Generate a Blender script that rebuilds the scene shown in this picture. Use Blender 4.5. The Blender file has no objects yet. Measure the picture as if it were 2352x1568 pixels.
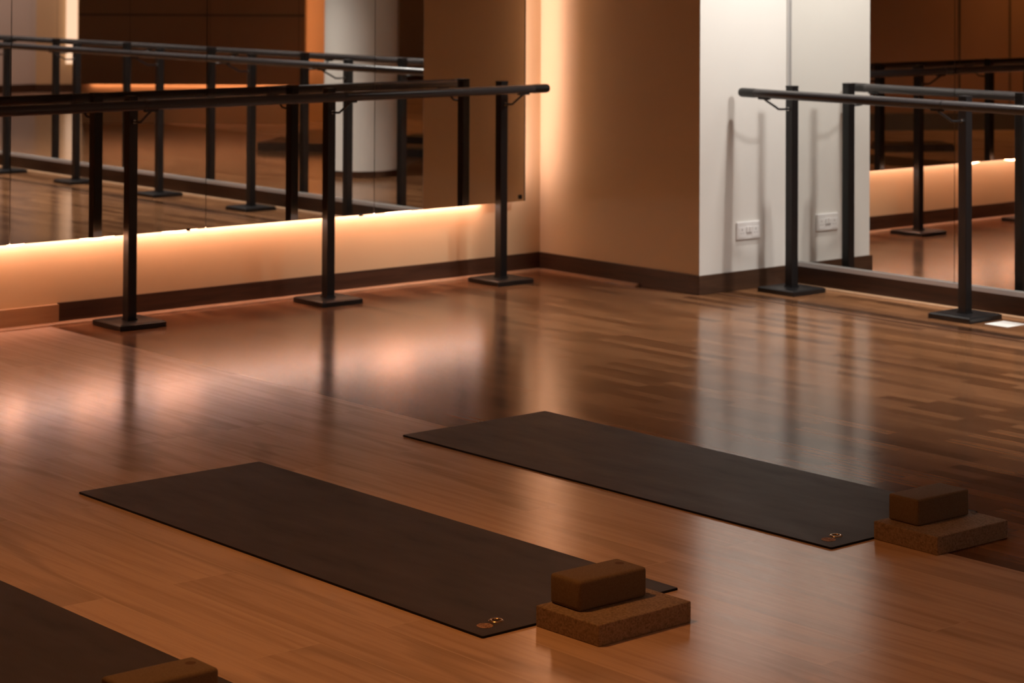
import bpy, bmesh, math, random
from mathutils import Vector, Matrix

scene = bpy.context.scene
col = scene.collection
R = math.radians

# ------------------------------------------------------------------ camera
cam_data = bpy.data.cameras.new('camera')
cam = bpy.data.objects.new('camera', cam_data)
col.objects.link(cam)
cam.location = (9.0649, -7.9981, 1.6335)
yaw, pitch, roll = 0.8609, 0.0159, 0.0049
fw0 = Vector((-math.sin(yaw), math.cos(yaw), 0)); rt0 = Vector((math.cos(yaw), math.sin(yaw), 0)); up0 = Vector((0, 0, 1))
fw = fw0 * math.cos(pitch) + up0 * math.sin(pitch)
up1 = up0 * math.cos(pitch) - fw0 * math.sin(pitch)
rt = rt0 * math.cos(roll) + up1 * math.sin(roll)
up = up1 * math.cos(roll) - rt0 * math.sin(roll)
m3 = Matrix((rt, up, -fw)).transposed()
cam.rotation_euler = m3.to_euler()
cam_data.sensor_width = 36.0
cam_data.sensor_fit = 'HORIZONTAL'
cam_data.lens = 5162.0 / 2352.0 * 36.0
cam_data.shift_y = (-163.1 - 784.0) / 2352.0
cam_data.clip_start = 0.05
cam_data.clip_end = 100
cam_data.dof.use_dof = True
cam_data.dof.focus_distance = 6.1
cam_data.dof.aperture_fstop = 6.0
scene.camera = cam

# ------------------------------------------------------------------ world, exposure
world = bpy.data.worlds.new('world'); scene.world = world
world.use_nodes = True
world.node_tree.nodes['Background'].inputs[0].default_value = (0.9, 0.5, 0.25, 1)
world.node_tree.nodes['Background'].inputs[1].default_value = 0.0
vs = scene.view_settings
vs.view_transform = 'Standard'; vs.look = 'None'; vs.exposure = 0.0; vs.gamma = 1.0; vs.use_curve_mapping = False
scene.cycles.max_bounces = 12
scene.cycles.diffuse_bounces = 5
scene.cycles.glossy_bounces = 6
scene.cycles.caustics_reflective = True
scene.cycles.blur_glossy = 0.3
scene.cycles.sample_clamp_indirect = 6.0

# ------------------------------------------------------------------ room dimensions
A, B = 1.1935, 0.6445          # length of the orange wall, depth of the white return wall
XM = 0.093                      # face of the left mirrors
ZM = 0.387                      # their lower edge
YM = -0.188                     # their edge next to the corner
CEIL = 2.75
LED = (1.0, 0.39, 0.20)        # warm strip light
GLOW_WHITE = (1.0, 0.83, 0.82)        # added whiter glow beside the warm strip

# ------------------------------------------------------------------ lamps
def spot(name, loc, aim, power, color, size_deg, blend, radius):
    d = bpy.data.lights.new(name, 'SPOT')
    d.energy = power; d.color = color; d.spot_size = R(size_deg); d.spot_blend = blend; d.shadow_soft_size = radius
    o = bpy.data.objects.new(name, d); col.objects.link(o)
    o.location = loc
    o.rotation_euler = (Vector(aim) - Vector(loc)).to_track_quat('-Z', 'Y').to_euler()
    return o
# recessed ceiling lamps in a row along the far mirror, the first one throws the rail shadow on the white wall
for x in (1.93,):
    spot('ceiling_or_fill_spot', (x, 0.284, 2.70), (x-.25, 0.25, 0), 118, (1.0, 0.95, 0.89), 105, 0.8, 0.03)
spot('ceiling_or_fill_spot', (3.6, 0.28, 2.70), (1.2, 0.32, .45), 215, (1.0, 0.95, 0.90), 62, 0.7, 0.22)  # added soft fill aimed at the white wall to lift its lower part
for x in (3.4, 5.2, 6.8, 8.4):
    spot('ceiling_or_fill_spot', (x, 0.28, 2.70), (x, 0.2, 0), 240, (1.0, 0.92, 0.86), 95, 0.7, 0.03)
spot('ceiling_or_fill_spot', (14.6, -3.2, 2.70), (16.4, -4.8, 1.2), 130, (1.0, 0.66, 0.56), 80, 0.8, 0.05)  # added fill that brightens the pale partition
# added warm fill spots that raise the ambient in the rest of the room
for x in (4.5, 8.5, 12.5):
    for y in (-5.0, -9.5):
        spot('ceiling_or_fill_spot', (x, y, 2.70), (x, y, 0), 98, (1.0, 0.39, 0.10), 130, 1.0, 0.15)

# ------------------------------------------------------------------ helpers
def new_mat(name, color=(.5, .5, .5), rough=.5, metal=0.0, spec=.5, coat=0.0):
    m = bpy.data.materials.new(name); m.use_nodes = True
    b = m.node_tree.nodes['Principled BSDF']
    b.inputs['Base Color'].default_value = (*color, 1)
    b.inputs['Roughness'].default_value = rough
    b.inputs['Metallic'].default_value = metal
    b.inputs['Specular IOR Level'].default_value = spec
    b.inputs['Coat Weight'].default_value = coat
    return m
def N(m, t, **kw):
    n = m.node_tree.nodes.new(t)
    for k, v in kw.items():
        if k in n.inputs: n.inputs[k].default_value = v
        else: setattr(n, k, v)
    return n
def LK(m, a, b): m.node_tree.links.new(a, b)
def coords(m, scale=(1, 1, 1), rot=(0, 0, 0), loc=(0, 0, 0)):
    tc = N(m, 'ShaderNodeTexCoord'); mp = N(m, 'ShaderNodeMapping')
    mp.inputs['Scale'].default_value = scale; mp.inputs['Rotation'].default_value = rot; mp.inputs['Location'].default_value = loc
    LK(m, tc.outputs['Object'], mp.inputs['Vector'])
    return mp.outputs['Vector']
def ramp(m, fac, stops):
    r = N(m, 'ShaderNodeValToRGB')
    e = r.color_ramp.elements
    while len(e) > 1: e.remove(e[-1])
    e[0].position = stops[0][0]; e[0].color = (*stops[0][1], 1)
    for p, c in stops[1:]:
        k = e.new(p); k.color = (*c, 1)
    LK(m, fac, r.inputs[0]); return r.outputs[0]
def mixc(m, fac, a, b, mode='MIX'):
    x = N(m, 'ShaderNodeMix', data_type='RGBA', blend_type=mode)
    for s, v in ((0, fac), (6, a), (7, b)):
        if hasattr(v, 'default_value') or hasattr(v, 'links'): LK(m, v, x.inputs[s])
        else: x.inputs[s].default_value = v if s == 0 else (*v, 1)
    return x.outputs[2]
def bump(m, height, strength, dist):
    b = N(m, 'ShaderNodeBump'); b.inputs['Strength'].default_value = strength; b.inputs['Distance'].default_value = dist
    LK(m, height, b.inputs['Height']); LK(m, b.outputs[0], m.node_tree.nodes['Principled BSDF'].inputs['Normal'])
def BS(m): return m.node_tree.nodes['Principled BSDF']

def obj(name, bm, mat, parent=None, smooth=False, label=None):
    me = bpy.data.meshes.new(name); bmesh.ops.recalc_face_normals(bm, faces=bm.faces[:]) if bm.faces else None
    bm.to_mesh(me); bm.free()
    for mm in (mat if isinstance(mat, (list, tuple)) else [mat]): me.materials.append(mm)
    if smooth:
        for p in me.polygons: p.use_smooth = True
    o = bpy.data.objects.new(name, me); col.objects.link(o)
    if parent: o.parent = parent
    if label: o['label'] = label
    return o
def tag(o, label=None, cat=None, group=None, kind=None):
    if label: o['label'] = label
    if cat: o['category'] = cat
    if group: o['group'] = group
    if kind: o['kind'] = kind
    return o
def thing(name, label, cat, loc=(0, 0, 0), rz=0, group=None):
    o = bpy.data.objects.new(name, None); col.objects.link(o); o.location = loc; o.rotation_euler = (0, 0, rz)
    o.empty_display_size = .05
    return tag(o, label, cat, group)
def struct(name, bm, mat, parent=None):
    o = obj(name, bm, mat, parent)
    if not parent: o['kind'] = 'structure'
    return o
def box(bm, x0, y0, z0, x1, y1, z1, bev=0.0, seg=2):
    b2 = bmesh.new()
    bmesh.ops.create_cube(b2, size=1)
    for v in b2.verts:
        v.co = Vector(((x0 + x1) / 2 + v.co.x * (x1 - x0), (y0 + y1) / 2 + v.co.y * (y1 - y0), (z0 + z1) / 2 + v.co.z * (z1 - z0)))
    if bev > 0:
        bmesh.ops.bevel(b2, geom=b2.edges[:], offset=bev, segments=seg, profile=.6, affect='EDGES')
    me = bpy.data.meshes.new('tmp'); b2.to_mesh(me); b2.free(); bm.from_mesh(me); bpy.data.meshes.remove(me)
    return bm
def BX(*a, **k): return box(bmesh.new(), *a, **k)
def tube(bm, pts, r, seg=20, cap=True, rings=None):
    """swept round tube; rings: optional list of radii per point"""
    pts = [Vector(p) for p in pts]; vs_ = []
    prev = None
    for i, p in enumerate(pts):
        d = (pts[min(i + 1, len(pts) - 1)] - pts[max(i - 1, 0)]).normalized()
        if prev is None:
            a = d.cross(Vector((0, 0, 1)));  a = a if a.length > .1 else d.cross(Vector((1, 0, 0)))
        else:
            a = prev - d * prev.dot(d)
        a.normalize(); prev = a; b = d.cross(a)
        rr = rings[i] if rings else r
        vs_.append([bm.verts.new(p + (a * math.cos(2 * math.pi * k / seg) + b * math.sin(2 * math.pi * k / seg)) * rr) for k in range(seg)])
    for i in range(len(pts) - 1):
        for k in range(seg):
            bm.faces.new((vs_[i][k], vs_[i][(k + 1) % seg], vs_[i + 1][(k + 1) % seg], vs_[i + 1][k]))
    if cap:
        bm.faces.new(vs_[0][::-1]); bm.faces.new(vs_[-1])
    return bm
def quadprism(pts, z0, z1):
    bm = bmesh.new()
    lo = [bm.verts.new((x, y, z0)) for x, y in pts]; hi = [bm.verts.new((x, y, z1)) for x, y in pts]
    n = len(pts)
    bm.faces.new(lo[::-1]); bm.faces.new(hi)
    for i in range(n): bm.faces.new((lo[i], lo[(i + 1) % n], hi[(i + 1) % n], hi[i]))
    return bm

# ------------------------------------------------------------------ materials
def paint(name, c, rough=.6, bumpy=.02):
    m = new_mat(name, c, rough, spec=.3)
    n = N(m, 'ShaderNodeTexNoise'); n.inputs['Scale'].default_value = 220; n.inputs['Detail'].default_value = 3
    LK(m, coords(m), n.inputs['Vector'])
    n2 = N(m, 'ShaderNodeTexNoise'); n2.inputs['Scale'].default_value = 1.3
    LK(m, coords(m), n2.inputs['Vector'])
    c2 = tuple(v * .93 for v in c)
    LK(m, mixc(m, n2.outputs[0], c, c2), BS(m).inputs['Base Color'])
    bump(m, n.outputs[0], bumpy, .002)
    return m
M_wall = paint('warm_wall_paint', (.82, .63, .38))
M_white = paint('white_wall_paint', (.80, .77, .72))
M_ceil = paint('ceiling_paint', (.30, .24, .19))
M_dark = paint('brown_wall_panel', (.52, .33, .20), .45)

def wood(name, c0, c1, rough, scale=(3, 45, 45), spec=.5):
    m = new_mat(name, c0, rough, spec=spec)
    n = N(m, 'ShaderNodeTexNoise'); n.inputs['Scale'].default_value = 1; n.inputs['Detail'].default_value = 6; n.inputs['Distortion'].default_value = .6
    LK(m, coords(m, scale), n.inputs['Vector'])
    LK(m, ramp(m, n.outputs[0], [(.3, c0), (.7, c1)]), BS(m).inputs['Base Color'])
    bump(m, n.outputs[0], .08, .002)
    return m
M_base_x = wood('walnut_baseboard', (.045, .021, .012), (.085, .042, .023), .38)
M_base_y = wood('walnut_baseboard_side', (.045, .021, .012), (.085, .042, .023), .38, (45, 3, 45))
M_base_light = wood('oak_baseboard', (.42, .26, .14), (.52, .33, .18), .4, (45, 3, 45))
M_shoe = wood('oak_shoe_moulding', (.42, .24, .13), (.50, .30, .17), .3, (20, 20, 45))

def floor_mat(name, bw, bh, dark, light, rough, grain_s, var, mortar, wave=0.0, off=.37, tone=(1.0, 1.0), wid=.0006, bstr=.16):
    m = new_mat(name, light, rough, spec=.5)
    v = coords(m)
    br = N(m, 'ShaderNodeTexBrick'); br.offset = off; br.offset_frequency = 2; br.squash = 1.0
    br.inputs['Scale'].default_value = 1.0
    br.inputs['Color1'].default_value = (0, 0, 0, 1); br.inputs['Color2'].default_value = (1, 1, 1, 1)
    br.inputs['Mortar'].default_value = (.5, .5, .5, 1)
    br.inputs['Mortar Size'].default_value = wid; br.inputs['Mortar Smooth'].default_value = .1; br.inputs['Bias'].default_value = 0
    br.inputs['Brick Width'].default_value = bw; br.inputs['Row Height'].default_value = bh
    LK(m, v, br.inputs['Vector'])
    # a grain that runs along the boards and changes from board to board
    off_v = N(m, 'ShaderNodeVectorMath', operation='SCALE'); off_v.inputs['Scale'].default_value = 7.3
    LK(m, br.outputs['Color'], off_v.inputs[0])
    add = N(m, 'ShaderNodeVectorMath', operation='ADD'); LK(m, v, add.inputs[0]); LK(m, off_v.outputs[0], add.inputs[1])
    mp = N(m, 'ShaderNodeMapping'); mp.inputs['Scale'].default_value = grain_s; LK(m, add.outputs[0], mp.inputs['Vector'])
    g = N(m, 'ShaderNodeTexNoise'); g.inputs['Scale'].default_value = 1; g.inputs['Detail'].default_value = 8; g.inputs['Roughness'].default_value = .62; g.inputs['Distortion'].default_value = .8
    LK(m, mp.outputs[0], g.inputs['Vector'])
    tonev = ramp(m, br.outputs['Color'], [(0.0, dark), (1.0, light)])
    mid = tuple((a + b) / 2 for a, b in zip(dark, light))
    base = mixc(m, var, mid, tonev)
    gr = ramp(m, g.outputs[0], [(.30, (.80, .77, .74)), (.55, (1, 1, 1)), (.75, (1.06, 1.05, 1.04))])
    c = mixc(m, 1.0, base, gr, 'MULTIPLY')
    hsrc = g.outputs[0]
    if wave:
        w = N(m, 'ShaderNodeTexWave', wave_type='RINGS', rings_direction='Y')
        w.inputs['Scale'].default_value = 9; w.inputs['Distortion'].default_value = 7; w.inputs['Detail'].default_value = 2; w.inputs['Detail Scale'].default_value = .6
        mp2 = N(m, 'ShaderNodeMapping'); mp2.inputs['Scale'].default_value = (.10, 1.0, 1.0); LK(m, add.outputs[0], mp2.inputs['Vector'])
        LK(m, mp2.outputs[0], w.inputs['Vector'])
        wr = ramp(m, w.outputs[0], [(.0, (1 - wave, 1 - wave, 1 - wave)), (.25, (1, 1, 1)), (1, (1, 1, 1))])
        c = mixc(m, 1.0, c, wr, 'MULTIPLY')
    c = mixc(m, br.outputs['Fac'], c, mortar)
    LK(m, c, BS(m).inputs['Base Color'])
    # roughness and small tilt from board to board
    rr = N(m, 'ShaderNodeMapRange'); rr.inputs['To Min'].default_value = rough * .95; rr.inputs['To Max'].default_value = rough * 1.1
    LK(m, g.outputs[0], rr.inputs['Value']); LK(m, rr.outputs[0], BS(m).inputs['Roughness'])
    low = N(m, 'ShaderNodeTexNoise'); low.inputs['Scale'].default_value = 2.2; low.inputs['Detail'].default_value = 1
    LK(m, v, low.inputs['Vector'])
    s1 = N(m, 'ShaderNodeMath', operation='MULTIPLY_ADD'); s1.inputs[1].default_value = .10
    LK(m, g.outputs[0], s1.inputs[0]); lw = N(m, 'ShaderNodeMath', operation='MULTIPLY'); lw.inputs[1].default_value = .35; LK(m, low.outputs[0], lw.inputs[0]); LK(m, lw.outputs[0], s1.inputs[2])
    s2 = N(m, 'ShaderNodeMath', operation='MULTIPLY_ADD'); s2.inputs[1].default_value = -.12
    LK(m, br.outputs['Fac'], s2.inputs[0]); LK(m, s1.outputs[0], s2.inputs[2])
    bump(m, s2.outputs[0], bstr, .0018)
    return m
M_parquet = floor_mat('strip_parquet', .46, .062, (.12, .050, .021), (.31, .142, .062), .17, (2.2, 60, 1), .95, (.05, .02, .01), 0, .41, bstr=.24)
M_plank = floor_mat('oak_planks', 1.55, .2, (.62, .44, .33), (.76, .55, .42), .175, (1.2, 26, 1), .6, (.72, .53, .40), .18, .43, wid=.0015)  # pale joint colour stands for the highlight on the plank bevels
M_strip_dark = wood('floor_gap_strip', (.05, .02, .01), (.09, .04, .02), .3)

M_mirror = new_mat('mirror_glass', (.80, .80, .78), 0.0, metal=1.0)
M_mirror_edge = new_mat('mirror_edge', (.10, .09, .07), .3)
M_alu = new_mat('brushed_aluminium_channel', (.62, .60, .58), .5, metal=.4)
M_black = new_mat('black_painted_steel', (.008, .0075, .008), .34, spec=.5)
nb = N(M_black, 'ShaderNodeTexNoise'); nb.inputs['Scale'].default_value = 300; LK(M_black, coords(M_black), nb.inputs['Vector']); bump(M_black, nb.outputs[0], .05, .001)
M_rail = new_mat('black_gloss_rail', (.045, .040, .040), .32, spec=.55)
nr = N(M_rail, 'ShaderNodeTexNoise'); nr.inputs['Scale'].default_value = 60; LK(M_rail, coords(M_rail), nr.inputs['Vector'])
mr = N(M_rail, 'ShaderNodeMapRange'); mr.inputs['To Min'].default_value = .2; mr.inputs['To Max'].default_value = .3; LK(M_rail, nr.outputs[0], mr.inputs['Value']); LK(M_rail, mr.outputs[0], BS(M_rail).inputs['Roughness'])
M_bolt = new_mat('steel_bolt', (.7, .68, .65), .25, metal=1.0)
M_plastic = new_mat('white_plastic', (.82, .80, .78), .35)
M_socketdark = new_mat('socket_slot', (.35, .32, .31), .5)
M_paper = new_mat('white_sticker', (.85, .84, .80), .5)

def emis(name, c, s):
    m = bpy.data.materials.new(name); m.use_nodes = True; nt = m.node_tree
    nt.nodes.remove(nt.nodes['Principled BSDF'])
    e = nt.nodes.new('ShaderNodeEmission'); e.inputs[0].default_value = (*c, 1); e.inputs[1].default_value = s
    nt.links.new(e.outputs[0], nt.nodes['Material Output'].inputs[0])
    return m
M_led = emis('warm_led', LED, 39)
M_ledv = emis('warm_led_upright', (1.0, .68, .66), 21)
M_glow_white = emis('added_white_glow', GLOW_WHITE, 34)
M_ledfar = emis('far_led', LED, 14)

# mats
M_mat = new_mat('dark_rubber_mat', (.03, .026, .025), .5, spec=.5)
v = coords(M_mat)
wv = N(M_mat, 'ShaderNodeTexWave', wave_type='BANDS', bands_direction='X'); wv.inputs['Scale'].default_value = 55; wv.inputs['Distortion'].default_value = 0
wv2 = N(M_mat, 'ShaderNodeTexWave', wave_type='BANDS', bands_direction='Y'); wv2.inputs['Scale'].default_value = 55
LK(M_mat, v, wv.inputs['Vector']); LK(M_mat, v, wv2.inputs['Vector'])
mm = N(M_mat, 'ShaderNodeMath', operation='MULTIPLY'); LK(M_mat, wv.outputs[1], mm.inputs[0]); LK(M_mat, wv2.outputs[1], mm.inputs[1])
sm = N(M_mat, 'ShaderNodeTexNoise'); sm.inputs['Scale'].default_value = 1; sm.inputs['Detail'].default_value = 4; sm.inputs['Roughness'].default_value = .55
LK(M_mat, coords(M_mat, (3.0, 11, 1), (0, 0, .25)), sm.inputs['Vector'])
LK(M_mat, ramp(M_mat, sm.outputs[0], [(.28, (.016, .011, .009)), (.42, (.040, .028, .023)), (.75, (.056, .039, .032))]), BS(M_mat).inputs['Base Color'])
mr2 = N(M_mat, 'ShaderNodeMapRange'); mr2.inputs['To Min'].default_value = .62; mr2.inputs['To Max'].default_value = .44
LK(M_mat, sm.outputs[0], mr2.inputs['Value']); LK(M_mat, mr2.outputs[0], BS(M_mat).inputs['Roughness'])
bump(M_mat, mm.outputs[0], .25, .0008)
M_matedge = new_mat('black_rubber_edge', (.006, .005, .005), .7, spec=.2)
M_brass = new_mat('brass_eyelet', (.80, .58, .38), .22, metal=1.0)
M_cork_tag = new_mat('cork_tag', (.45, .25, .12), .7)
ct = N(M_cork_tag, 'ShaderNodeTexNoise'); ct.inputs['Scale'].default_value = 160; LK(M_cork_tag, coords(M_cork_tag), ct.inputs['Vector'])
LK(M_cork_tag, ramp(M_cork_tag, ct.outputs[0], [(.4, (.22, .10, .04)), (.6, (.55, .32, .17))]), BS(M_cork_tag).inputs['Base Color'])
M_tagprint = new_mat('tag_print', (.13, .06, .025), .7)

def cork(name, c0, c1, scale, bs):
    m = new_mat(name, c0, .8, spec=.2)
    a = N(m, 'ShaderNodeTexVoronoi'); a.inputs['Scale'].default_value = scale; LK(m, coords(m), a.inputs['Vector'])
    n = N(m, 'ShaderNodeTexNoise'); n.inputs['Scale'].default_value = scale * .6; n.inputs['Detail'].default_value = 5; LK(m, coords(m), n.inputs['Vector'])
    rgb = N(m, 'ShaderNodeSeparateColor'); LK(m, a.outputs['Color'], rgb.inputs[0])
    x = N(m, 'ShaderNodeMath', operation='MULTIPLY_ADD'); x.inputs[1].default_value = .5
    LK(m, rgb.outputs[0], x.inputs[0]); LK(m, n.outputs[0], x.inputs[2])
    LK(m, ramp(m, x.outputs[0], [(.35, c0), (1.0, c1)]), BS(m).inputs['Base Color'])
    bump(m, x.outputs[0], bs, .0015)
    return m
M_cork = cork('coarse_cork', (.18, .125, .08), (.34, .25, .175), 230, .45)
M_cork2 = cork('smooth_cork', (.155, .105, .065), (.20, .145, .092), 420, .18)
M_stamp = new_mat('pressed_stamp', (.10, .05, .022), .8)

# ------------------------------------------------------------------ room shell
YS = -2.969
bm = bmesh.new()
def quad(bm, x0, y0, x1, y1, z, mi):
    f = bm.faces.new([bm.verts.new(p) for p in ((x0, y0, z), (x1, y0, z), (x1, y1, z), (x0, y1, z))]); f.material_index = mi
quad(bm, -.2, YS, 17.0, B + .2, 0, 0)
quad(bm, -.2, -12.7, 17.0, YS, 0, 1)
fl = struct('floor', bm, [M_parquet, M_plank])
struct('ceiling', BX(-.2, -12.7, CEIL, 17.0, B + .2, CEIL + .1), M_ceil)
struct('wall_left', BX(-.2, -12.7, 0, 0, 0, CEIL), M_wall)
struct('wall_back', BX(-.2, 0, 0, A, B + .2, CEIL), [M_wall])
# the white return wall is the side of the same pier, painted white
struct('wall_return', BX(A, 0.0, 0, A + .004, B + .02, CEIL), M_white)
struct('wall_far', BX(A, B + .025, 0, 17.0, B + .2, CEIL), M_white)
struct('wall_front', BX(-.2, -12.7, 0, 17.0, -12.5, CEIL), M_dark)
struct('wall_right', BX(16.55, -12.5, 0, 16.7, B + .02, CEIL), M_white)

# skirting
ZB = .0955
struct('baseboard_left', BX(0, -2.91, 0, .012, 0, ZB, bev=.002), M_base_y)
struct('baseboard_left_near', BX(0, -12.5, 0, .022, -2.912, ZB - .004, bev=.002), M_base_light)
struct('baseboard_back', BX(.012, -.012, 0, A + .004, 0, ZB, bev=.002), M_base_x)
struct('baseboard_return', BX(A + .004, -.012, 0, A + .016, B + .01, ZB, bev=.002), M_base_y)
struct('baseboard_far', BX(A + .016, B - .004, 0, 16.5, B + .02, .100, bev=.002), M_base_x)
struct('baseboard_right', BX(16.53, -12.5, 0, 16.55, B - .01, .10), M_base_y)
struct('baseboard_front', BX(.02, -12.5, 0, 16.5, -12.48, .10), M_base_x)
# small rounded shoe moulding at the foot of the skirting
def shoe(pts_dir, p0, p1, w=.022, h=.012):
    bm = bmesh.new(); p0 = Vector(p0); p1 = Vector(p1); n = Vector(pts_dir)
    prof = [(0, 0), (w, 0), (w * .96, h * .45), (w * .7, h * .85), (w * .35, h), (0, h)]
    a = [bm.verts.new(p0 + n * u + Vector((0, 0, z))) for u, z in prof]; b = [bm.verts.new(p1 + n * u + Vector((0, 0, z))) for u, z in prof]
    k = len(prof)
    for i in range(k): bm.faces.new((a[i], a[(i + 1) % k], b[(i + 1) % k], b[i]))
    bm.faces.new(a); bm.faces.new(b[::-1]); return bm
struct('trim_1', shoe((1, 0, 0), (.012, -2.95, 0), (.012, -.02, 0), .03, .012), M_shoe)
struct('trim_2', shoe((0, -1, 0), (.04, -.012, 0), (.78, -.012, 0), .03, .012), M_shoe)
struct('trim_3', shoe((1, 0, 0), (.022, -12.4, 0), (.022, -2.955, 0), .03, .012), M_shoe)
struct('trim_4', shoe((0, -1, 0), (A + .05, B - .004, 0), (16.4, B - .004, 0), .02, .010), M_shoe)
# dark joint strip in the parquet in front of the far mirrors
struct('trim_5', BX(A + .02, .098, 0, 16.4, .116, .0012), M_strip_dark)
# aluminium channel under the far mirrors
bm = BX(A + .006, B - .018, .1003, 9.6, B + .024, .108)
box(bm, A + .006, B - .018, .108, 9.6, B - .013, .123, bev=.001)
struct('trim_6', bm, M_alu)
# upright aluminium trim where the white wall meets the far mirror
struct('trim_7', BX(A + .005, B - .014, .125, A + .016, B, CEIL), M_alu)

# ------------------------------------------------------------------ mirrors
def mirror(name, x0, y0, z0, x1, y1, z1, axis, label, group):
    t = thing(name, label, 'mirror', ((x0 + x1) / 2, (y0 + y1) / 2, z0), 0, group)
    L = (-(x0 + x1) / 2, -(y0 + y1) / 2, -z0)
    def sh(bm): bmesh.ops.translate(bm, verts=bm.verts[:], vec=L); return bm
    if axis == 'x':    # reflecting face towards +x
        obj('glass_panel', sh(BX(x0, y0 + .002, z0, x1, y1 - .002, z1)), M_mirror, t)
        obj('backing_board', sh(BX(x0 - .012, y0 + .002, z0 + .002, x0 - .0002, y1 - .002, z1)), M_mirror_edge, t)
    else:
        obj('glass_panel', sh(BX(x0 + .002, y0, z0, x1 - .002, y1, z1)), M_mirror, t)
        obj('backing_board', sh(BX(x0 + .002, y1 + .0002, z0 + .002, x1 - .002, y1 + .012, z1)), M_mirror_edge, t)
    return t
ys = [YM, -1.187, -2.18, -3.2, -4.2, -5.2, -6.2, -7.2, -8.2]
ORD = ['first', 'second', 'third', 'fourth', 'fifth', 'sixth', 'seventh', 'eighth', 'ninth']
labs = ['frameless wall mirror panel beside the glowing corner, reflecting the orange wall',
        'frameless mirror panel on the left wall behind the middle post of the left barre',
        'frameless mirror panel on the left wall behind the leftmost visible barre post',
        'sliver of mirror panel at the very left edge of the photo']
for i in range(len(ys) - 1):
    mo = mirror('wall_mirror', XM - .005, ys[i + 1], ZM, XM, ys[i], 2.62, 'x',
           labs[i] if i < 4 else 'frameless mirror panel on the left wall, %s from the glowing corner' % ORD[i], 'mirror panels over the lit wall base' if i < 4 else 'mirror panels left of the frame')
    if i == 0:
        # slim edge moulding at the side that faces the corner and a lower corner clip
        obj('edge_moulding', BX(-.006, .4935, 0, .004, .4995, 2.23), M_mirror_edge, mo)
        obj('clip', BX(.0026, .455, .012, .008, .475, .034, bev=.002), M_black, mo)
    else:
        obj('clip', BX(.0026, .40, -.006, .008, .425, .006, bev=.002), M_black, mo)
# timber battens that hold the left mirrors off the wall
struct('trim_8', BX(.0, -8.2, .62, .07, -.45, .66), M_mirror_edge)
struct('trim_9', BX(.0, -8.2, 2.4, .07, -.45, 2.44), M_mirror_edge)

xs = [A + .016, 2.27, 3.34, 4.41, 5.48, 6.55, 7.62, 8.69, 9.6]
for i in range(len(xs) - 1):
    lab = ['far mirror panel meeting the white wall, behind the first post of the right barre',
           'far mirror panel at the right edge of the photo, behind the second right barre post'][i] if i < 2 else 'frameless mirror panel on the far wall, %s from the white wall' % ORD[i]
    mirror('wall_mirror', xs[i], B, .109, xs[i + 1], B + .005, 2.62, 'y', lab, 'mirror panels on the far wall' if i < 2 else 'mirror panels right of the frame')

# ------------------------------------------------------------------ light strips
def ribbon(pts, hw, hh):
    """soft LED ribbon following the points, with a flat rounded section"""
    bm = bmesh.new(); rings = []
    for (x, y, z) in pts:
        rings.append([bm.verts.new((x + a, y, z + b)) for a, b in ((-hw, 0), (-hw * .6, -hh), (hw * .6, -hh), (hw, 0), (hw * .6, hh), (-hw * .6, hh))])
    for a, b in zip(rings, rings[1:]):
        for k in range(6): bm.faces.new((a[k], a[(k + 1) % 6], b[(k + 1) % 6], b[k]))
    bm.faces.new(rings[0][::-1]); bm.faces.new(rings[-1])
    return bm
random.seed(4)
def strip_z(y):
    z = ZM + .006
    for c, w, d in ((-2.31, .10, .015), (-2.75, .09, .016), (-3.16, .05, .013), (-1.02, .13, .009), (-3.6, .08, .015), (-4.1, .1, .015), (-4.6, .08, .012), (-5.05, .09, .014)):
        z -= d * math.exp(-((y - c) / w) ** 2)
    return z
pts = [(.070, -.40 - i * .02, strip_z(-.40 - i * .02)) for i in range(0, 390)]
o = obj('led_or_fill_strip', ribbon(pts, .006, .003), M_led, None)
tag(o, 'warm glowing light strip sagging under the left wall mirrors', 'light strip')
# the small clips that carry it
tag(obj('led_or_fill_strip', tube(bmesh.new(), [(.068, -.213, .47), (.068, -.213, .60), (.060, -.224, .80), (.046, -.232, .90), (.046, -.232, 2.66)], .016, 12), M_ledv, None),
    'upright warm light strip hidden behind the mirror edge, lighting the room corner', 'light strip')
o = obj('led_or_fill_strip', ribbon([(.018, -.42 - i * .1, ZM - .006) for i in range(78)], .003, .0015), M_glow_white, None)  # added emitter that whitens the glow right beside the wall
tag(o, 'thin added glow close to the plaster, whitening the light under the left mirrors', 'light strip')

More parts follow.
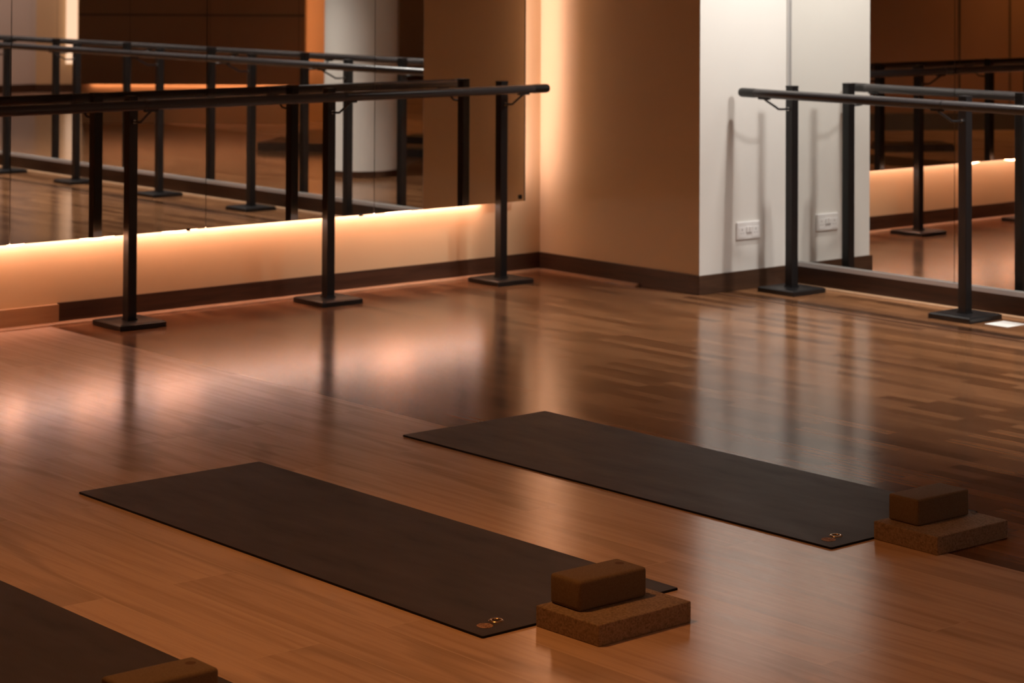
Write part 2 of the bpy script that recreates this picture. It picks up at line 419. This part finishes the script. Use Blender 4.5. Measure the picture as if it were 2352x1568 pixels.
# ------------------------------------------------------------------ ballet barres
PW = .0229; BSZ = .1205; BT = .0267; ZT = 1.034; RH = 1.0; RR = .0226
def barre(name, label, posts, side, tipdist, end, grp=None):
    """local frame: rail runs along local -Y for side 'left' (built directly in world axes)"""
    # posts: list of (x, y); side: unit vector from post to rail; rail axis along 'ax'
    side = Vector(side); ax = Vector((abs(side.y), abs(side.x), 0))
    first = Vector((*posts[0], 0))
    t = thing(name, label, 'ballet barre', first)
    def L(bm): bmesh.ops.translate(bm, verts=bm.verts[:], vec=-first); return bm
    off = .17 if side.x else .2038
    rail_c = first + side * off
    p0 = rail_c + ax * tipdist; p1 = rail_c + ax * end
    d = (p1 - p0).normalized()
    z = Vector((0, 0, RH))
    pts = [p0 + z, p0 + d * .002 + z, p0 + d * .006 + z, p0 + d * .012 + z] + [p0 + d * (.05 + k * (abs(end - tipdist) - .1) / 24) + z for k in range(25)] + [p1 + z]
    rings = [RR * .82, RR * .93, RR * .985] + [RR] * 27
    obj('rail', L(tube(bmesh.new(), pts, RR, 28, True, rings)), M_rail, t, smooth=True)
    # rubber end sleeve
    obj('end_sleeve', L(tube(bmesh.new(), [p0 + z + d * .013, p0 + z + d * .10], RR + .0008, 28)), M_black, t, smooth=False)
    for i, (px, py) in enumerate(posts):
        P = Vector((px, py, 0))
        bm = BX(px - BSZ, py - BSZ, 0, px + BSZ, py + BSZ, BT - .004, bev=.002)
        # chamfered upper face
        bb = bmesh.new(); lo = BSZ - .0005; hi = BSZ - .010
        va = [bb.verts.new((px + sx * lo, py + sy * lo, BT - .006)) for sx, sy in ((-1, -1), (1, -1), (1, 1), (-1, 1))]
        vb = [bb.verts.new((px + sx * hi, py + sy * hi, BT)) for sx, sy in ((-1, -1), (1, -1), (1, 1), (-1, 1))]
        bb.faces.new(va[::-1]); bb.faces.new(vb)
        for k in range(4): bb.faces.new((va[k], va[(k + 1) % 4], vb[(k + 1) % 4], vb[k]))
        me = bpy.data.meshes.new('t'); bb.to_mesh(me); bb.free(); bm.from_mesh(me); bpy.data.meshes.remove(me)
        bp = obj('base_plate', L(bm), M_black, t)
        # weld collar
        obj('collar', L(BX(px - PW - .004, py - PW - .004, BT, px + PW + .004, py + PW + .004, BT + .006, bev=.002)), M_black, bp)
        po = obj('post', L(BX(px - PW, py - PW, BT, px + PW, py + PW, ZT - .012, bev=.0025)), M_black, t)
        obj('cap', L(BX(px - PW - .0008, py - PW - .0008, ZT - .012, px + PW + .0008, py + PW + .0008, ZT, bev=.003)), M_black, po)
        # bracket rod: out of the post, bend, up to a saddle plate under the rail
        zb = .918
        q0 = P + side * PW; c = P + side * off
        bend = P + side * (off * .50)
        path = [q0 + Vector((0, 0, zb)), q0.lerp(bend, .7) + Vector((0, 0, zb)), bend + Vector((0, 0, zb + .002)), bend + side * .012 + Vector((0, 0, zb + .010)),
                c - side * .018 + Vector((0, 0, RH - RR - .014)), c - side * .004 + Vector((0, 0, RH - RR - .006))]
        bm = tube(bmesh.new(), path, .0055, 12)
        br = obj('bracket', L(bm), M_black, t, smooth=True)
        s = Vector((.034 if ax.x else .011, .034 if ax.y else .011, 0))
        obj('saddle', L(BX(c.x - s.x, c.y - s.y, RH - RR - .007, c.x + s.x, c.y + s.y, RH - RR + .003, bev=.002)), M_black, br)
        bo = q0 + side * .004
        obj('bolt', L(tube(bmesh.new(), [q0 + Vector((0, 0, zb)) , q0 + side * .007 + Vector((0, 0, zb))], .0095, 6)), M_bolt, br)
        # thin joint ring on the rail next to the bracket
        if i:
            j = c - ax * .03 * (1 if side.x else -1) + z
            obj('joint_ring', L(tube(bmesh.new(), [j, j + d * .006], RR + .0009, 28)), M_black, t)
    return t
left_posts = [(.2468, -.484), (.2468, -1.579), (.2468, -2.681), (.2468, -3.78), (.2468, -4.88), (.2468, -5.98), (.2468, -7.08), (.2468, -8.0)]
barre('ballet_barre', 'long black floor-standing barre along the left mirror wall with the glowing base', left_posts, (1, 0, 0), .165, -7.75)
right_posts = [(1.4202, .43), (2.5002, .43), (3.5736, .43), (4.7185, .43), (5.8761, .43), (6.95, .43), (8.03, .43)]
barre('ballet_barre', 'black floor-standing barre on the right in front of the far mirror and white wall', right_posts, (0, -1, 0), -.161, 6.9)

# ------------------------------------------------------------------ wall socket
t = thing('wall_socket', 'white double power socket low on the white return wall', 'socket', (A + .004, .345, .296))
hx, hy, hz = .010, .086, .045
obj('face_plate', BX(0, -hy, -hz, hx, hy, hz, bev=.006, seg=3), M_plastic, t)
for s in (-1, 1):
    obj('outlet', BX(hx - .0005, s * .050 - .026, -.034, hx + .0015, s * .050 + .026, .018, bev=.001), M_plastic, t)
    sw = obj('switch', BX(hx - .001, s * .011 - .008, -.010, hx + .005, s * .011 + .008, .020, bev=.0015), M_plastic, t)
    bm = bmesh.new()
    for dy, dz, w, h in ((0, .006, .002, .005), (-.009, -.012, .004, .0015), (.009, -.012, .004, .0015)):
        box(bm, hx + .0008, s * .050 + dy - w, dz - h, hx + .0021, s * .050 + dy + w, dz + h)
    obj('pin_slots', bm, M_socketdark, t)
obj('switch_shadow_gap', BX(hx - .0005, -.02, -.014, hx + .0018, .02, -.010), M_socketdark, t)

# ------------------------------------------------------------------ white label on the floor
o = obj('floor_sticker', BX(2.655, .375, 0, 2.785, .515, .0012, bev=.0004, seg=1), M_paper)
tag(o, 'small white square sticker on the floor beside the second right barre base', 'sticker')

# ------------------------------------------------------------------ yoga mats
def rounded_rect(x0, y0, x1, y1, r, n=6):
    pts = []
    for cx, cy, a0 in ((x1 - r, y1 - r, 0), (x0 + r, y1 - r, 90), (x0 + r, y0 + r, 180), (x1 - r, y0 + r, 270)):
        for k in range(n + 1):
            a = R(a0 + 90 * k / n); pts.append((cx + r * math.cos(a), cy + r * math.sin(a)))
    return pts
def make_mat(label, x0, y0, x1, y1, rz=0):
    t = thing('yoga_mat', label, 'yoga mat', (x1, y0, 0), rz, 'dark yoga mats on the floor')
    w, h = x1 - x0, y1 - y0
    th = .0058
    bm = bmesh.new()
    out = rounded_rect(-w, 0, 0, h, .006); inn = rounded_rect(-w + .0012, .0012, -.0012, h - .0012, .005)
    lo = [bm.verts.new((x, y, 0)) for x, y in out]; mi = [bm.verts.new((x, y, th - .0010)) for x, y in out]; hi = [bm.verts.new((x, y, th)) for x, y in inn]
    n = len(out)
    bm.faces.new(lo[::-1])
    f = bm.faces.new(hi); f.material_index = 0
    for a, b in ((lo, mi), (mi, hi)):
        for k in range(n):
            q = bm.faces.new((a[k], a[(k + 1) % n], b[(k + 1) % n], b[k])); q.material_index = 1
    bm.faces.ensure_lookup_table(); bm.faces[0].material_index = 1
    obj('mat_sheet', bm, [M_mat, M_matedge], t)
    # cork maker's tag with a small leaf-like mark
    cx, cy = -.064, .061
    bm = bmesh.new(); bmesh.ops.create_cone(bm, cap_ends=True, segments=40, radius1=.0205, radius2=.0203, depth=.0008)
    bmesh.ops.translate(bm, verts=bm.verts[:], vec=(cx, cy, th + .0004))
    tg = obj('round_tag', bm, M_cork_tag, t, label='cork-coloured round tag')
    bm = bmesh.new()
    for a in range(0, 360, 60):
        for rr_, wd in ((.0055, .0016), (.0115, .0022)):
            a1 = R(a + (30 if rr_ > .01 else 0)); px, py = cx + rr_ * math.cos(a1), cy + rr_ * math.sin(a1)
            vs_ = [bm.verts.new((px + wd * (1.6 * math.cos(a1) * math.cos(u) - .8 * math.sin(a1) * math.sin(u)), py + wd * (1.6 * math.sin(a1) * math.cos(u) + .8 * math.cos(a1) * math.sin(u)), th + .00095)) for u in [k * math.pi / 5 for k in range(10)]]
            bm.faces.new(vs_)
    obj('tag_emblem', bm, M_tagprint, tg)
    # metal eyelet
    cx, cy = -.080, .111
    bm = bmesh.new(); prof = [(.0105, 0), (.0105, .0022), (.013, .0034), (.0165, .0030), (.0190, .0012), (.0194, 0)]
    rg = []
    for k in range(40):
        a = 2 * math.pi * k / 40
        rg.append([bm.verts.new((cx + r_ * math.cos(a), cy + r_ * math.sin(a), th - .0005 + z_)) for r_, z_ in prof])
    for k in range(40):
        a, b = rg[k], rg[(k + 1) % 40]
        for j in range(len(prof) - 1): bm.faces.new((a[j], b[j], b[j + 1], a[j + 1]))
    obj('eyelet', bm, M_brass, t, smooth=True, label='shiny metal eyelet ring')
    bm = bmesh.new(); bmesh.ops.create_circle(bm, cap_ends=True, segments=30, radius=.0106); bmesh.ops.translate(bm, verts=bm.verts[:], vec=(cx, cy, th + .0002))
    obj('eyelet_hole', bm, M_matedge, t)
    return t
make_mat('brownish-black yoga mat in the middle foreground, its end beside the stamped brick stack', 2.934, -4.478, 4.872, -3.809)
make_mat('dark grey yoga mat farthest from the camera, nearest the white wall', 2.903, -3.192, 4.858, -2.532)
make_mat('nearly black yoga mat cut off by the lower left corner of the photo', 2.95, -5.80, 4.862, -5.136)

# ------------------------------------------------------------------ cork blocks
def block(name, label, group, cx, cy, z, sx, sy, sz, bev, rz, mat, stamp=False):
    t = thing(name, label, 'yoga block', (cx, cy, z), rz, group)
    o = obj('block_body', BX(-sx / 2, -sy / 2, 0, sx / 2, sy / 2, sz, bev=bev, seg=4), mat, t, smooth=True)
    if stamp:
        bm = bmesh.new(); bmesh.ops.create_circle(bm, cap_ends=True, segments=32, radius=.012); bmesh.ops.translate(bm, verts=bm.verts[:], vec=(-.012, sy * .36, sz + .0003))
        obj('pressed_stamp', bm, M_stamp, t, label='small dark round stamp')
    return t
G1, G2 = 'wide flat cork slabs at the mat ends', 'small cork bricks on top of the slabs'
H1 = .052
block('cork_slab', 'wide flat cork slab at the end of the middle mat, under a brick', G1, 4.987, -4.150, 0, .225, .318, H1, .004, R(.8), M_cork)
block('cork_slab', 'wide flat cork slab at the end of the farthest mat, right side of photo', G1, 4.977, -2.857, 0, .232, .312, H1, .004, R(-1.2), M_cork)
block('cork_slab', 'cork slab under the brick at the bottom left, mostly below the frame', G1, 4.980, -5.455, 0, .225, .318, H1, .004, R(.5), M_cork)
block('cork_brick', 'rounded cork brick with a dark round stamp on the middle stack', G2, 4.940, -4.158, H1, .112, .226, .0745, .011, R(-1.0), M_cork2, True)
block('cork_brick', 'rounded cork brick on the slab at the far right stack', G2, 4.930, -2.853, H1, .110, .224, .0745, .008, R(-1.5), M_cork2)
block('cork_brick', 'rounded cork brick cut off by the bottom edge, lower left', G2, 4.938, -5.428, H1, .108, .228, .0745, .011, R(-1.0), M_cork2, True)

# ------------------------------------------------------------------ the far side of the studio, seen only in the mirrors
# boxed white column
t = thing('white_column', 'round white column reflected in the left mirror', 'column', (5.12, -1.21, 0))
def cyl(r, z0, z1, n=64):
    return tube(bmesh.new(), [(0, 0, z0), (0, 0, z1)], r, n)
obj('shaft', cyl(.288, .05, CEIL), M_white, t, smooth=False)
obj('plinth', cyl(.281, 0, .05), M_strip_dark, t)

def along(Pa, Pb, nrm, u0, u1, d0, d1, z0, z1):
    Pa, Pb = Vector(Pa), Vector(Pb); d = (Pb - Pa); L_ = d.length; d.normalize(); n = Vector(nrm)
    q = [Pa + d * u0 + n * d0, Pa + d * u1 + n * d0, Pa + d * u1 + n * d1, Pa + d * u0 + n * d1]
    return quadprism([(p.x, p.y) for p in q], z0, z1)
Pa, Pb = (11.345, -2.325), (9.838, -4.031)
dd = (Vector(Pb) - Vector(Pa)).normalized(); LEN = (Vector(Pb) - Vector(Pa)).length
nn = Vector((-dd.y, dd.x)); nn = nn if nn.dot(Vector((0, .6)) - Vector(Pa)) > 0 else -nn
nn = (nn.x, nn.y)
t = thing('partition_screen', 'partition with a mirror panel coloured like its dark reflection and a glowing foot, reflected in the left mirror', 'partition', (0, 0, 0))
obj('wall_core', along(Pa, Pb, nn, 0, LEN, -.12, 0, 0, CEIL), M_wall, t)
obj('mirror_stand_in', along(Pa, Pb, nn, -.02, LEN, .06, .085, .40, CEIL), M_dark, t)  # mirror panel with its dark reflection put into the brown colour
obj('foot_light', along(Pa, Pb, nn, .1, LEN - .1, .02, .03, .40, .41), M_ledfar, t)
obj('panel_joint', along(Pa, Pb, nn, -.02, LEN, .085, .089, 1.10, 1.115), M_mirror_edge, t)
obj('panel_seam', along(Pa, Pb, nn, 1.53, 1.542, .085, .089, .40, CEIL), M_base_light, t)
# pier next to it, lit by an upright strip
t2 = thing('wall_pier', 'narrow orange-lit pier beside the dark partition, in the left mirror', 'pier', (0, 0, 0))
obj('pier_body', along(Pa, Pb, nn, LEN - .2, LEN + .45, -.60, -.45, 0, CEIL), M_wall, t2)
obj('upright_glow', along(Pa, Pb, nn, LEN - .06, LEN - .04, -.20, -.18, .5, CEIL), M_ledfar, t2)
# pale far wall, its soft glow made as an emitting panel, far left of the reflection
Qa, Qb = (17.2, -3.66), (15.95, -5.39)
dq = (Vector(Qb) - Vector(Qa)).normalized(); nq = Vector((-dq.y, dq.x)); nq = nq if nq.dot(Vector((0, .6)) - Vector(Qa)) > 0 else -nq; nq = (nq.x, nq.y)
t3 = thing('pale_partition', 'pale partition with a wide upright glow panel, reflected at far upper left', 'partition', (0, 0, 0))
Qa2 = (16.4, -4.77)
obj('wall_core', along((16.5, -4.63), Qb, nq, 0, 2.0, -.1, 0, 0, CEIL), M_wall, t3)
obj('upright_glow', along((16.237, -4.993), Qb, nq, -.07, .07, .03, .06, .36, CEIL), emis('soft_wall_glow', (1.0, .62, .42), 1.8), t3)  # wide emitting panel stands for the soft glow on the wall
obj('skirting', along((16.5, -4.63), Qb, nq, 0, 2.0, 0, .02, 0, .1), M_base_x, t3)
# low podium
o = obj('low_podium', quadprism([(7.50, -1.86), (7.02, -2.22), (7.98, -3.50), (8.46, -3.14)], 0, .07), M_base_x)
tag(o, 'low dark podium on the floor reflected in the left mirror', 'podium')
# brown partition behind the camera's left, seen in the far mirror
Ra, Rb = (5.90, -7.85), (4.60, -9.92)
dr = (Vector(Rb) - Vector(Ra)).normalized(); nr2 = Vector((-dr.y, dr.x)); nr2 = nr2 if nr2.dot(Vector((0, .6)) - Vector(Ra)) > 0 else -nr2; nr2 = (nr2.x, nr2.y)
t = thing('brown_partition', 'brown panelled partition with a dark plinth, reflected in the far mirror', 'partition', (0, 0, 0))
obj('wall_core', along(Ra, Rb, nr2, 0, 2.4, -.1, 0, 0, CEIL), M_dark, t)
obj('plinth', along(Ra, Rb, nr2, 0, 2.4, 0, .03, 0, .17), M_mirror_edge, t)
for u in (1.13, 1.66):
    obj('panel_seam', along(Ra, Rb, nr2, u, u + .016, 0, .004, .17, CEIL), M_mirror_edge, t)
def folded(label, P, d, n, L_, W_):
    P = Vector(P); d = Vector(d).normalized(); n = Vector(n).normalized()
    t = thing('folded_mat', label, 'folded mat', (P.x, P.y, 0))
    for k in range(3):
        i = .006 * k
        q = [d * i + n * i, d * (L_ - i) + n * i, d * (L_ - i) + n * (W_ - i), d * i + n * (W_ - i)]
        obj('fold', quadprism([(v.x, v.y) for v in q], .022 * k, .022 * k + .021), M_mat, t)
folded('dark folded mat on the floor before the brown partition, in the far mirror', (4.0, -6.1), (-.33, -.58), (.62, -.4), .67, .4)
folded('dark folded mat near the white column, nearer of two in the left mirror', (6.25, -2.47), (-.19, -.11), (.5, -.8), .45, .3)
folded('dark folded mat beyond the white column, farther of two in the left mirror', (7.35, -3.31), (-.19, -.11), (.5, -.8), .45, .4)
